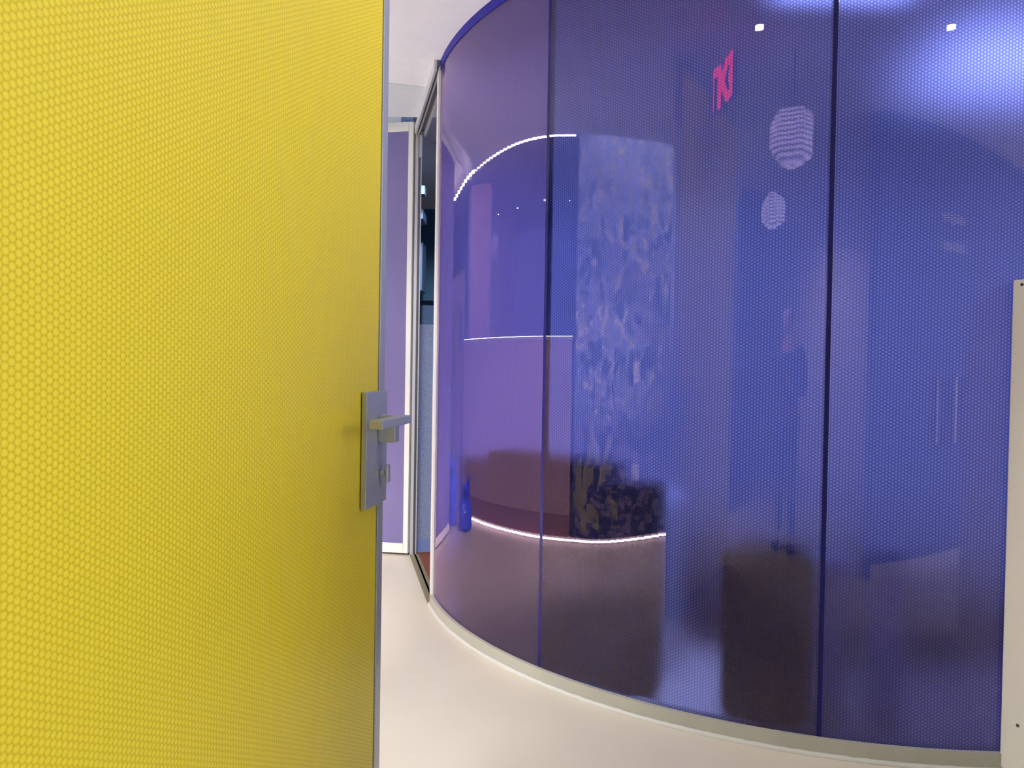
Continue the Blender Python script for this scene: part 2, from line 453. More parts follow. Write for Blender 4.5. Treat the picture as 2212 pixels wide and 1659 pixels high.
bm = bmesh.new()
LP = part_of(LW, 2.24, 5.0)
ribbon(bm, LP, 0, .10, .20, 1.43)
lw = link('low_wall', bm, 'rose')
tag(lw, 'low curved rose-coloured partition with a lit ledge, reflected left of the foliage mural', 'partition')
bm = bmesh.new(); ribbon(bm, LP, -.006, .106, 1.43, 1.455); link('ledge', bm, 'pale_metal', lw)['label'] = 'pale ledge cap'
bm = bmesh.new(); ribbon(bm, LP, .004, .09, .045, .20); link('base_panel', bm, 'rose_dark', lw)
bm = bmesh.new()
kp = offset(part_of(LW, -1.1, 4.96), .008)
tube(bm, [(x, y, .022) for x, y in kp], .0065, 8)
tag(link('floor_strip_light', bm, 'kick', smooth=True), 'glowing pinkish-white line of light where the curved wall meets the floor', 'light strip')
bm = bmesh.new(); ribbon(bm, LW, .022, .05, 0, .047)
tag(link('trim_1', bm, 'pale_metal'), 'recessed pale kick plate under the curved wall', 'trim', kind='structure')

bm = bmesh.new()
ribbon(bm, LP, .035, .065, 1.4551, 1.459)
lu = link('ledge_light', bm, 'uplight', lw); lu['label'] = 'strip of light along the top of the ledge'

# wall plates
def wall_plate(x, y, z, dx, dy, label):
    o = empty('wall_plate', (x, y, z), math.atan2(dy, dx))
    bm = bmesh.new(); box(bm, -.035, .035, -.006, 0, -.057, .057); bevel(link('plate', bm, 'plate_white', o), .002)
    bm = bmesh.new()
    for zz in (-.026, .026): box(bm, -.014, .014, -.009, -.005, zz-.016, zz+.016)
    link('socket', bm, 'pale_metal', o)
    tag(o, label, 'socket', 'power sockets on the curved wall')
    return o
wall_plate(-2.415, 4.60, .55, 0, 1, 'white socket plate on the low rose wall beside the blue bags')
wall_plate(-1.798, 1.155, .50, -.24, .97, 'white socket plate low on the foliage mural')

# beige door and frame past the low wall, side-room walls
d2 = empty('door_2', (-2.46, 5.10, 0), math.radians(97))
tag(d2, 'pinkish beige door with a dark slot, reflected at the far left of the glass', 'door', kind='structure')
bm = bmesh.new(); box(bm, 0, 1.0, 0, .05, .01, 2.05); bevel(link('slab', bm, 'beige_door', d2))
bm = bmesh.new(); box(bm, .12, .17, -.012, 0, 1.42, 1.72); link('slot', bm, 'slate', d2)
bm = bmesh.new(); box(bm, .06, .10, -.05, 0, .98, 1.0); box(bm, .06, .20, -.06, -.045, .98, 1.0); bevel(link('door_handle', bm, 'alu', d2), .002)
bm = bmesh.new(); prism(bm, [(-3.50, 5.45), (-3.77, 4.70), (-4.90, 3.96), (-5.3, 5.4)], 0, 3.02)
tag(link('column', bm, ['wood']), 'tall streaked wood-faced column behind the low wall, reflected in the glass', 'column')
bm = bmesh.new(); prism(bm, [(-3.44, 5.44), (-3.475, 5.44), (-3.765, 4.675), (-3.73, 4.67)], 0, 3.0)  # slab carrying the column's lit tone in its colour
tag(link('column_lit_face', bm, 'wood_lit'), 'pink-lit face of the column behind the low wall, its light put into the colour', 'panel')
bm = bmesh.new(); box(bm, -5.06, -4.92, 1.6, 3.95, 0, 2.74)
tag(link('wall_side', bm, 'bluewall'), 'bright blue wall panel behind the low wall, reflected beside the joint', 'wall', kind='structure')
bm = bmesh.new(); tube(bm, [(-4.9, 3.2, 2.45), (-4.9, 1.7, 2.30)], .012, 8)
tag(link('picture_rail', bm, 'bluewall'), 'thin pale rail across the bright blue wall', 'rail')
bm = bmesh.new(); box(bm, -8, -7.9, -5, 9, 0, 3.02)
tag(link('wall_west', bm, 'slate'), 'slate wall at the far end behind the low wall', 'wall', kind='structure')
bm = bmesh.new(); box(bm, -7.9, 6, 8, 8.1, 0, 3.02)
tag(link('wall_far', bm, 'midblue'), 'grey-blue wall far behind the open door', 'wall', kind='structure')
bm = bmesh.new(); box(bm, -8, -3.4, 5.5, 5.6, 0, 3.02)
tag(link('wall_north', bm, 'slate'), 'slate blue wall behind the wooden column', 'wall', kind='structure')

# ------------------------------------------------------------------ the round glass wall
gw = empty('wall_front', (CX, CY, 0)); tag(gw, 'curved wall of translucent blue honeycomb glass panels between floor and ceiling', 'wall', kind='structure')
def keep(o, parent):
    o.parent = parent
    o.matrix_parent_inverse = parent.matrix_basis.inverted() if False else Matrix.Translation(-Vector(parent.location))
    return o
J = [194.35, 224.6, 254.3, 284.0, 313.8, 343.6]
GAP = .22
for i in range(5):
    a0, a1 = J[i] + (GAP if i else .0), J[i+1] - GAP
    bm = bmesh.new()
    ribbon(bm, arc(a0, a1), 0, .022, .054, 2.745, matfront=0, matrest=1)
    o = link('glass_panel', bm, ['glassA' if i == 0 else 'glassB', 'back'])
    keep(o, gw)
    o['label'] = ['violet-blue panel at the left end, nearly clear of pattern', 'blue honeycomb panel left of centre', 'blue honeycomb panel between the two dark joints',
                  'blue honeycomb panel beyond the cream board', 'last blue honeycomb panel'][i] if i else 'violet-blue panel at the left end'
for a in J[1:5]:
    bm = bmesh.new(); ribbon(bm, arc(a-GAP*.95, a+GAP*.95, step=.2), .0, .03, .054, 2.745)
    o = keep(link('joint_gasket', bm, 'navy'), gw); o['label'] = 'dark navy joint'
bm = bmesh.new(); ribbon(bm, arc(193.9, 344), -.016, .04, 0, .054)
keep(link('base_channel', bm, 'channel'), gw)['label'] = 'pale metal base channel'
bm = bmesh.new()
pp = arc(193.9, 344, R+.019, .5)
random.seed(3)
tube(bm, [(x, y, .002) for x, y in pp], [.0095+.002*random.random() for _ in pp], 8)
keep(link('sealant_bead', bm, 'caulk', smooth=True), gw)['label'] = 'uneven white sealant bead'
bm = bmesh.new(); ribbon(bm, arc(194.2, 344), -.004, .03, 2.722, H)
keep(link('top_band', bm, 'bluecap'), gw)['label'] = 'deep blue band under the ceiling'
# end post at the door opening
bm = bmesh.new()
ex, ey = pol(194.05)
dd = Vector((math.cos(math.radians(194.05)), math.sin(math.radians(194.05)))); tt = Vector((-dd.y, dd.x))
O = (ex, ey)
obox(bm, O, tt, dd, -.036, .008, -.045, .012, 0, H)
bevel(keep(link('end_post', bm, 'pale_metal'), gw), .003)['label'] = 'pale metal end post'

# ------------------------------------------------------------------ door opening of the round room: header, far post, threshold
NP, FP = Vector((-.405, 3.72)), Vector((-.640, 4.735))
dv = (FP-NP).normalized(); nv = Vector((dv.y, -dv.x))     # nv points into the room
tr = empty('trim_2', (NP.x, NP.y, 0)); tag(tr, 'grooved metal frame around the door opening of the round room', 'door frame', kind='structure')
L = (FP-NP).length
def frame_part(name, boxes, mat, label=None):
    bm = bmesh.new()
    for b in boxes: obox(bm, NP, dv, nv, *b)
    o = keep(link(name, bm, mat), tr)
    if label: o['label'] = label
    return o
frame_part('header', [(0, L, -.012, .0, H-.055, H), (0, L, .012, .02, H-.05, H), (0, L, .048, .056, H-.07, H)], 'alu_soft', 'pale metal ribs')
frame_part('header_track', [(0, L, .0, .048, H-.03, H-.002)], 'alu_dark', 'dark track')
frame_part('threshold', [(0, L, -.005, .022, 0, .009), (0, L, .034, .052, 0, .009)], 'sill')
frame_part('threshold_groove', [(0, L, .022, .034, 0, .006)], 'alu_dark')
frame_part('far_post', [(L-.01, L+.03, -.005, .014, 0, H), (L-.008, L+.03, .030, .036, 0, H)], 'alu_soft')
frame_part('post_channel', [(L, L+.03, .014, .030, 0, H)], 'alu_dark')
frame_part('top_hinge', [(L-.03, L+.0, .018, .036, H-.20, H-.06)], 'alu', 'top pivot hinge')

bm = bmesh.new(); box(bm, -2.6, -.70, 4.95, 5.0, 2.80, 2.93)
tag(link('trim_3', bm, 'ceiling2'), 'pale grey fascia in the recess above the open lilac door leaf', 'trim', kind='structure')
# the open lilac glass door leaf
A = Vector((-.648, 4.762)); Bp = Vector((-1.60, 4.95)); ld = (Bp-A).normalized(); ln_ = Vector((ld.y, -ld.x))
if ln_.y > 0: ln_ = -ln_
LL = (Bp-A).length
d3 = empty('door_3', (A.x, A.y, 0)); tag(d3, 'open lilac glass door leaf in a white metal frame, beyond the yellow door', 'door', kind='structure')
bm = bmesh.new()
for b in ((0, .033, -.0, .045, .015, 2.79), (LL-.033, LL, 0, .045, .015, 2.79), (.033, LL-.033, 0, .045, .015, .078), (.033, LL-.033, 0, .045, 2.73, 2.79)):
    obox(bm, A, ld, ln_, *b)
bevel(keep(link('frame', bm, 'pale_metal'), d3), .002)
bm = bmesh.new()
ribbon(bm, [tuple(A + ld*(.033+(LL-.066)*k/4) + ln_*.03) for k in range(5)], 0, .012, .078, 2.73)
g = keep(link('glass', bm, 'leafglass'), d3); g['label'] = 'lilac translucent glass'
for s in (LL-.075,):
    for nn in (-.03, .045):
        bm = bmesh.new(); obox(bm, A, ld, ln_, s-.012, s+.012, min(nn, nn+.03), max(nn, nn+.03), 1.04, 1.065); obox(bm, A, ld, ln_, s-.12, s+.012, nn if nn < 0 else nn+.02, nn+.012 if nn < 0 else nn+.032, 1.045, 1.062)
        keep(link('door_handle', bm, 'alu'), d3)

# ------------------------------------------------------------------ inside of the round room
bm = bmesh.new()
PA, PB = Vector((-.63, 4.83)), Vector((.35, 5.22)); pd = (PB-PA).normalized(); pn = Vector((pd.y, -pd.x))
ft = empty('felt_partition', (PA.x, PA.y, 0)); tag(ft, 'shoulder-high grey felt partition seen through the open doorway of the round room', 'partition')
obox(bm, PA, pd, pn, 0, .105, 0, .05, .09, 1.50)
keep(link('felt_panel', bm, 'fabric'), ft)
bm = bmesh.new(); obox(bm, PA, pd, pn, 0, .105, -.005, .052, .0, .09); keep(link('baseboard', bm, 'slate'), ft)['label'] = 'smooth slate blue skirting'
bm = bmesh.new(); obox(bm, PA, pd, pn, .112, .15, -.01, .03, 0, 1.46); keep(link('gap_filler', bm, 'black'), ft)['label'] = 'black vertical gap'
bm = bmesh.new(); obox(bm, PA, pd, pn, .105, .112, 0, .05, 0, 1.50); keep(link('edge_trim', bm, 'slate'), ft)
bm = bmesh.new(); prism(bm, [(-.67, 4.80), (-.72, 4.80), (-1.86, 8.0), (-1.81, 8.0)], 0, 2.93)
tag(link('wall_inner', bm, 'midblue'), 'blue-grey wall running away behind the open door', 'wall', kind='structure')
bm = bmesh.new(); box(bm, -1.35, -.80, 6.4, 6.7, 2.52, 2.60); box(bm, -1.35, -.75, 6.1, 6.2, 2.66, 2.73)
tag(link('beam', bm, 'midblue'), 'pale blue ceiling beams high up behind the doorway', 'beam')
bm = bmesh.new(); box(bm, -1.25, -.86, 6.9, 7.2, 1.95, 2.40)
tag(link('duct_box', bm, 'midblue'), 'grey-blue boxed duct hanging high behind the doorway', 'duct')
bm = bmesh.new(); box(bm, -1.36, -.3, 7.9, 7.99, 1.95, 2.93)
tag(link('wall_upper', bm, 'deepblue'), 'deep blue upper part of the far wall behind the doorway', 'wall', kind='structure')
# back wall of the drum
bm = bmesh.new(); ribbon(bm, arc(344, 510, R, 2), 0, .06, .006, H)
tag(link('wall_back_drum', bm, 'drumwall'), 'white inner wall of the round room, seen as a blur through the blue glass', 'wall', kind='structure')
bm = bmesh.new(); prism(bm, arc(180, 538, 1.15, 4), .0065, .012)
tag(link('rug', bm, 'drumfloor'), 'dark floor covering inside the round room, a blur through the glass', 'rug')
# white post and dark furniture right behind the glass
def behind(a0, a1, r0, r1, z0, z1):
    bm = bmesh.new()
    A_ = arc(a0, a1, r1, 1.0); B_ = arc(a0, a1, r0, 1.0)
    prism(bm, A_ + B_[::-1], z0, z1); return bm
bm = bmesh.new(); box(bm, .556, .712, 2.93, 3.2, 0, .70)
tag(link('white_cabinet', bm, 'white'), 'narrow white cabinet behind the glass, between the dark sofa and the dark bench', 'cabinet')
s1 = link('sofa', behind(212.6, 231.6, 1.72, 1.925, .03, .86), 'darkfab'); bevel(s1, .02, 3)
tag(s1, 'dark high-backed sofa pressed against the inside of the glass, left of the white post', 'sofa')
s4 = link('side_cabinet', behind(198.5, 211.5, 1.55, 1.80, 0, .78), 'darkfab'); bevel(s4, .01, 2)
tag(s4, 'dark low cabinet behind the violet left-hand glass panel, left of the sofa', 'cabinet')
s2 = link('sofa_arm', behind(231.6, 238.0, 1.78, 1.925, .03, .805), 'darkfab', None); bevel(s2, .02, 3); s2.parent = s1
s3 = link('bench', behind(244.8, 253.8, 1.5, 1.86, .03, .60), 'darkfab'); bevel(s3, .05, 4)
tag(s3, 'low dark bench behind the glass, right of the white post', 'bench')
tag(link('storage_box', behind(254.6, 258.4, 1.55, 1.65, 0, .55), 'white'), 'pale upright box behind the glass at the foot of the right-hand panel', 'box')
tag(link('storage_box', behind(261.2, 264.8, 1.55, 1.65, 0, .60), 'white'), 'pale box behind the glass nearest the cream board', 'box')

# ------------------------------------------------------------------ yellow door (open leaf, near left)
E0 = Vector((-.2963, 1.745)); D0 = Vector((-.1506, -.9886)); D0.normalize(); N0 = Vector((.9886, -.1506))
d1 = empty('door_1', (E0.x, E0.y, 0)); tag(d1, 'large open yellow honeycomb glass door with grey metal edge, left foreground', 'door', kind='structure')
W1 = 1.28
def dpart(name, boxes, mat, parent=d1, label=None, bev=None):
    bm = bmesh.new()
    for b in boxes: obox(bm, E0, D0, N0, *b)
    o = keep(link(name, bm, mat), d1)
    if parent is not d1:
        o.parent = parent; o.matrix_parent_inverse = parent.matrix_world.inverted() if False else Matrix.Identity(4)
        o.matrix_parent_inverse = Matrix.Translation(Vector((0, 0, 0)))
    if label: o['label'] = label
    if bev: bevel(o, bev)
    return o
bm = bmesh.new()
pth = [tuple(E0 + D0*(.064+(W1-.10)*k/6) - N0*.002) for k in range(7)]
ribbon(bm, pth, 0, -.040, .02, 2.73)
bmesh.ops.recalc_face_normals(bm, faces=bm.faces)
y = keep(link('honeycomb_panel', bm, 'yellow'), d1); y['label'] = 'bright yellow honeycomb panel'
dpart('edge_gasket', [(.058, .064, -.042, -.004, .02, 2.73)], 'yellow_edge', label='dark yellow-brown seam')
bm = bmesh.new()
# stile with a chamfered outer edge
sec = [(.058, 0), (.022, 0), (.0, -.012), (.0, -.044), (.058, -.044)]
prism(bm, [tuple(E0 + D0*s + N0*n) for s, n in sec], .012, 2.745)
bevel(keep(link('stile', bm, 'alu'), d1), .0015)['label'] = 'brushed grey metal edge stile'
dpart('hinge_stile', [(W1-.036, W1, -.044, 0, .012, 2.745)], 'alu')
dpart('rail', [(.058, W1-.036, -.044, -.001, 2.73, 2.745), (.058, W1-.036, -.044, -.001, .012, .02)], 'alu')
pl = dpart('handle_plate', [(.034, .172, 0, .012, .896, 1.151)], 'alu', label='tall rectangular metal lock plate', bev=.0015)
bm = bmesh.new()
def addL(bm, s0, s1, n0, n1, z0, z1): obox(bm, E0, D0, N0, s0, s1, n0, n1, z0, z1)
addL(bm, .066, .100, .012, .052, 1.036, 1.080)                # hub
h1 = bevel(keep(link('hub', bm, 'alu'), d1), .003)
bm = bmesh.new()
pts = [(.072, .012), (.072, .082), (.275, .082), (.275, .054), (.098, .054), (.098, .012)]
a = [bm.verts.new((*(E0+D0*s+N0*n), 1.080)) for s, n in pts]; b = [bm.verts.new((*(E0+D0*s+N0*n), 1.098)) for s, n in pts]
for i in range(6): bm.faces.new((a[i], a[(i+1) % 6], b[(i+1) % 6], b[i]))
bm.faces.new((a[0], a[1], a[4], a[5])); bm.faces.new((a[1], a[2], a[3], a[4]))
bm.faces.new((b[0], b[1], b[4], b[5])); bm.faces.new((b[1], b[2], b[3], b[4]))
bevel(keep(link('lever', bm, 'alu'), d1), .002)['label'] = 'flat return lever'
bm = bmesh.new(); addL(bm, .072, .088, .012, .026, .958, .972)
addL(bm, .070, .090, .026, .034, .944, .986)
bevel(keep(link('thumb_turn', bm, 'alu'), d1), .005, 3)
# outer side handle
bm = bmesh.new(); addL(bm, .034, .172, -.056, -.044, .896, 1.151); addL(bm, .072, .098, -.12, -.056, 1.08, 1.098); addL(bm, .098, .25, -.12, -.095, 1.08, 1.098)
bevel(keep(link('outer_handle', bm, 'alu'), d1), .002)

# ------------------------------------------------------------------ cream board wall on the right
RB0 = Vector((1.517, 2.235)); rd = Vector((.30, -.954)).normalized(); rn = Vector((rd.y, -rd.x))
if rn.x > 0: rn = -rn
cb = empty('low_partition', (RB0.x, RB0.y, 0)); tag(cb, 'shoulder-high cream board partition at the right edge, meeting the blue glass', 'partition')
bm = bmesh.new(); obox(bm, RB0, rd, rn, 0, 1.35, -.05, 0, .012, 1.503)
bevel(keep(link('board', bm, 'cream'), cb), .004)
for s, z in ((.030, 1.487), (.055, .165), (.062, 1.30), (.9, 1.49), (.9, .165)):
    bm = bmesh.new()
    c0 = RB0 + rd*s
    tube(bm, [(*(c0+rn*.0), z), (*(c0+rn*.0025), z)], .0045, 12)
    keep(link('screw', bm, 'screw'), cb)
bm = bmesh.new(); obox(bm, RB0, rd, rn, .01, 1.34, -.04, -.01, 0, .012)
keep(link('foot_gap', bm, 'alu_dark'), cb)

# ------------------------------------------------------------------ wall behind the camera, right: with window and grilles
WA, WB = Vector((1.22, .04)), Vector((4.9, -1.42)); wd_ = (WB-WA).normalized(); wn = Vector((-wd_.y, wd_.x))   # toward the hall
bm = bmesh.new()
WL = (WB-WA).length
# wall with one window opening from s=.85..1.55, z=.78..1.22
obox(bm, WA, wd_, wn, 0, .85, -.12, 0, 0, H)
obox(bm, WA, wd_, wn, 1.55, WL, -.12, 0, 0, H)
obox(bm, WA, wd_, wn, .85, 1.55, -.12, 0, 0, .78)
obox(bm, WA, wd_, wn, .85, 1.55, -.12, 0, 1.22, H)
tag(link('wall_right', bm, 'slate'), 'slate grey wall behind the camera on the right, faintly mirrored in the glass', 'wall', kind='structure')
wi = empty('window_1', (WA.x, WA.y, 0)); tag(wi, 'small window with bars, faintly mirrored low in the right glass panel', 'window', kind='structure')
bm = bmesh.new()
for s in (.86, 1.02, 1.16, 1.36, 1.54): obox(bm, WA, wd_, wn, s-.012, s+.012, -.07, -.03, .78, 1.22)
keep(link('window_frame', bm, 'white'), wi)
bm = bmesh.new(); obox(bm, WA, wd_, wn, .86, 1.54, -.055, -.05, .79, 1.21); keep(link('pane', bm, 'back'), wi)
for z, lab in ((2.18, 'upper pale air grille on the slate wall, mirrored high in the right panel'), (2.0, 'lower pale air grille on the slate wall, mirrored under the upper one')):
    g0 = empty('air_grille', (*(WA+wd_*.95), z), math.atan2(wd_.y, wd_.x)); tag(g0, lab, 'vent', 'air grilles on the slate wall')
    bm = bmesh.new()
    box(bm, 0, .42, 0, .012, 0, .008); box(bm, 0, .42, 0, .012, .062, .07); box(bm, 0, .008, 0, .012, 0, .07); box(bm, .412, .42, 0, .012, 0, .07)
    link('frame', bm, 'grille', g0)
    bm = bmesh.new()
    for k in range(4): box(bm, .008, .412, .002, .010, .013+.013*k, .019+.013*k)
    link('slat', bm, 'plate_white', g0)
bm = bmesh.new(); obox(bm, WA, wd_, wn, 0, WL, 0, .012, 0, .10)
tag(link('baseboard_right', bm, 'pale_metal'), 'pale baseboard along the slate wall', 'baseboard', kind='structure')
bm = bmesh.new(); box(bm, 5.9, 6, -5, 8.1, 0, 3.02)
tag(link('wall_east', bm, 'white'), 'white wall on the far right, out of view', 'wall', kind='structure')
bm = bmesh.new(); box(bm, -8, 6, -5.1, -5, 0, 3.02)
tag(link('wall_rear', bm, 'white'), 'plain wall behind the camera, dimly mirrored in the glass', 'wall', kind='structure')
# hall window added far to the right, frame for the fill light
w2 = empty('fill_window', (5.86, 1.0, .5)); tag(w2, 'wide window added for its light at the far right end of the hall, out of view', 'window', kind='structure')
bm = bmesh.new()
for yy in (-1.1, -.4, .3, 1.0): box(bm, -.03, .0, yy-.02, yy+.02, 0, 2.1)
box(bm, -.03, 0, -1.1, 1.1, 0, .04); box(bm, -.03, 0, -1.1, 1.1, 2.06, 2.1)
link('window_frame', bm, 'pale_metal', w2)

# ------------------------------------------------------------------ lamps
def downlight(x, y, z, label, group, power, size=1.9, r=.03, c=(1, .96, .9), drop=.0):
    o = empty('downlight', (x, y, z)); tag(o, label, 'ceiling light', group)
    bm = bmesh.new()
    tube(bm, [(0, 0, -.004), (0, 0, .0)], r+.008, 24); link('trim_ring', bm, 'pale_metal', o)
    bm = bmesh.new(); tube(bm, [(0, 0, -.006), (0, 0, -.003)], r, 24); link('lens', bm, 'disc', o)
    if drop:
        bm = bmesh.new(); tube(bm, [(0, 0, 0), (0, 0, .10)], r+.006, 20); link('can', bm, 'cord', o)
        bm = bmesh.new(); tube(bm, [(0, 0, .10), (0, 0, drop)], .004, 8); link('stem', bm, 'cord', o)
    l = bpy.data.lights.new('downlight_lamp', 'SPOT'); l.energy = power; l.spot_size = size; l.spot_blend = .7; l.shadow_soft_size = .04; l.color = c
    lo = bpy.data.objects.new('downlight_lamp', l); C.objects.link(lo); lo.parent = o; lo.location = (0, 0, -.012)
    return o
hall = [(.35, 1.53, 'reflected left of the right-hand joint'), (1.69, 1.13, 'reflected at the top right'), (3.4, 1.0, 'far right in the hall')]
for x, y, s in hall:
    downlight(x, y, H, 'small round recessed ceiling spotlight '+s, 'recessed spotlights in the hall ceiling', P_HALL)
for x, y, s in ((-3.9, 4.42, 'closest to the wooden column'), (-3.8, 3.67, 'second from the wooden column'), (-3.55, 2.81, 'in front of the bright blue wall'), (-3.5, 2.08, 'nearest the foliage mural')):
    downlight(x, y, 2.725, 'tiny hanging can spotlight behind the low wall, '+s, 'hanging spotlights behind the low wall', P_SIDE, r=.022, drop=.295)
# luminous panels: top right glow, the others added unseen to brighten
def luminous(x, y, z, sx, sy, lab):
    o = empty('light_panel', (x, y, z)); tag(o, lab, 'ceiling light', 'light panels inside the round room')
    bm = bmesh.new(); box(bm, -sx/2, sx/2, -sy/2, sy/2, -.02, -.005); link('diffuser', bm, 'panel' if sx < .6 else 'softpanel', o)
    bm = bmesh.new(); box(bm, -sx/2-.02, sx/2+.02, -sy/2-.02, sy/2+.02, -.005, 0); link('frame', bm, 'pale_metal', o)
luminous(2.4, 3.78, H, .7, .7, 'glowing ceiling panel inside the round room at the top right')
luminous(1.3, 2.85, H, .5, .4, 'added fill panel just inside the glass, out of view above the right-hand joint')  # added out of sight to light the inner wall
luminous(.68, 2.72, H, .24, .2, 'added fill panel just inside the glass, out of view above the left-hand joint')  # added out of sight to brighten what stands behind the glass
luminous(-1.05, 6.2, 2.93, .14, .3, 'added unseen fill panel far behind the open doorway')  # added to brighten the felt partition
luminous(-1.7, 6.3, 2.93, .3, .3, 'added unseen fill panel behind the lilac glass door leaf')  # added to backlight the door leaf
o = empty('light_panel', (-1.0, .53, H)); tag(o, 'added fill panel between the foliage mural and the yellow door, out of view', 'ceiling light')  # added out of sight to brighten mural and floor
bm = bmesh.new(); box(bm, -.22, .22, -.31, .31, -.02, -.005); link('diffuser', bm, 'hallfill', o)
bm = bmesh.new(); box(bm, -.24, .24, -.33, .33, -.005, 0); link('frame', bm, 'pale_metal', o)
# spotlights added out of sight to brighten the inner wall and cabinet
for x, y, tx, ty, tz, pw, lab in ((1.25, 2.62, 1.9, 6.0, .6, 1, 'added spotlight inside the glass, right one, aimed at the inner wall, out of view'), (.95, 2.72, .9, 6.1, .6, 1, 'added spotlight inside the glass, left one, aimed at the inner wall, out of view'), (.66, 2.62, .64, 2.95, .3, 5.0, 'added spotlight inside the glass aimed down at the white cabinet, out of view')):
    o = empty('fill_spotlight', (x, y, H-.13)); tag(o, lab, 'spotlight', 'added spotlights inside the round room')
    d = (Vector((tx, ty, tz)) - Vector((x, y, H-.13))).normalized()
    bm = bmesh.new(); tube(bm, [tuple(-d*.12), tuple(d*.02)], .035, 20); link('can', bm, 'cord', o)
    bm = bmesh.new(); tube(bm, [(0, 0, .0), (0, 0, .13)], .008, 8); link('stem', bm, 'cord', o)
    l = bpy.data.lights.new('fill_lamp', 'SPOT'); l.energy = P_DRUM*pw; l.spot_size = 1.6 if pw == 1 else .5; l.spot_blend = .8; l.shadow_soft_size = .03; l.color = (.97, .98, 1)
    lo = bpy.data.objects.new('fill_lamp', l); C.objects.link(lo); lo.parent = o; lo.location = d*.04
    lo.rotation_euler = d.to_track_quat('-Z', 'Y').to_euler()
o = empty('downlight', (-.60, 5.60, 2.93)); tag(o, 'added spotlight behind the open doorway of the round room, hidden by the end post', 'ceiling light')  # added behind the post to brighten the view through the doorway
bm = bmesh.new(); tube(bm, [(0, 0, -.004), (0, 0, 0)], .035, 20); link('trim_ring', bm, 'pale_metal', o)
l = bpy.data.lights.new('doorway_fill', 'SPOT'); l.energy = 220; l.spot_size = 1.5; l.spot_blend = .7; l.shadow_soft_size = .04; l.color = (.9, .96, 1)
lo = bpy.data.objects.new('doorway_fill', l); C.objects.link(lo); lo.parent = o; lo.location = (0, 0, -.02); lo.rotation_euler = (math.radians(38), 0, 0)
# spotlights added out of sight to brighten mural, low wall and rear wall
for x, y, tx, ty, tz, pw, sz, lab in ((-1.0, 1.0, -1.80, 1.75, .12, 480, .95, 'added spotlight between door and mural, aimed at the foot of the mural, out of view'),
                              (-.66, .72, -2.2, 3.7, .12, 1000, 1.0, 'added spotlight between door and mural, aimed at the low rose wall, out of view'),
                              (.1, -3.1, .2, -5.0, 1.35, 170, 1.9, 'added spotlight aimed at the rear wall behind the person, out of view')):
    o = empty('fill_spotlight', (x, y, H-.13)); tag(o, lab, 'spotlight', 'added spotlights in the hall')
    d = (Vector((tx, ty, tz)) - Vector((x, y, H-.13))).normalized()
    bm = bmesh.new(); tube(bm, [tuple(-d*.12), tuple(d*.02)], .035, 20); link('can', bm, 'cord', o)
    bm = bmesh.new(); tube(bm, [(0, 0, .0), (0, 0, .13)], .008, 8); link('stem', bm, 'cord', o)
    l = bpy.data.lights.new('fill_lamp', 'SPOT'); l.energy = pw; l.spot_size = sz; l.spot_blend = .9; l.shadow_soft_size = .03; l.color = (1, .95, .93)
    lo = bpy.data.objects.new('fill_lamp', l); C.objects.link(lo); lo.parent = o; lo.location = d*.04
    lo.rotation_euler = d.to_track_quat('-Z', 'Y').to_euler()
# area light added to brighten the hall and the yellow door
l = bpy.data.lights.new('side_fill', 'AREA'); l.shape = 'RECTANGLE'; l.size = 2.1; l.size_y = 2.1; l.energy = P_FILL; l.color = (.93, .96, 1)
lo = bpy.data.objects.new('side_fill', l); C.objects.link(lo); lo.location = (5.8, 1.0, 1.55); lo.rotation_euler = (0, PI/2, 0)

# ------------------------------------------------------------------ exit sign hanging over the doorway
XR, XL = Vector((.30, 1.76)), Vector((-.02, 1.63))
xd = (XL-XR).normalized()
# the lettered face looks towards the glass wall
xs = empty('exit_sign', (*((XR+XL)/2), 2.50), math.atan2((XL-XR).y, (XL-XR).x))
tag(xs, 'hanging EXIT sign with glowing red letters, mirrored near the top of the glass', 'sign')
bm = bmesh.new(); box(bm, -.18, .18, .0, .02, -.10, .10); bevel(link('housing', bm, 'exit_body', xs), .004)
bm = bmesh.new(); cyl(bm, 0, .01, .10, H-2.50, .008, 10); link('stem', bm, 'pale_metal', xs)
cu = bpy.data.curves.new('exit_text', 'FONT'); cu.body = 'EXIT'; cu.size = .235; cu.extrude = .002; cu.align_x = 'CENTER'; cu.align_y = 'CENTER'; cu.offset = .009
to = bpy.data.objects.new('tmp', cu); C.objects.link(to)
dg = bpy.context.evaluated_depsgraph_get()
me = bpy.data.meshes.new_from_object(to.evaluated_get(dg)); bpy.data.objects.remove(to)
me.materials.clear(); me.materials.append(MAT['exit_red'])
for sgn in (1, -1):
    lt = bpy.data.objects.new('lettering', me); C.objects.link(lt); lt.parent = xs
    lt.scale = (.60, 1.1, 1)
    if sgn > 0: lt.location = (0, -.002, 0); lt.rotation_euler = (PI/2, 0, 0)
    else: lt.location = (0, .022, 0); lt.rotation_euler = (PI/2, 0, PI)
    lt['label'] = 'red glowing letters EXIT'

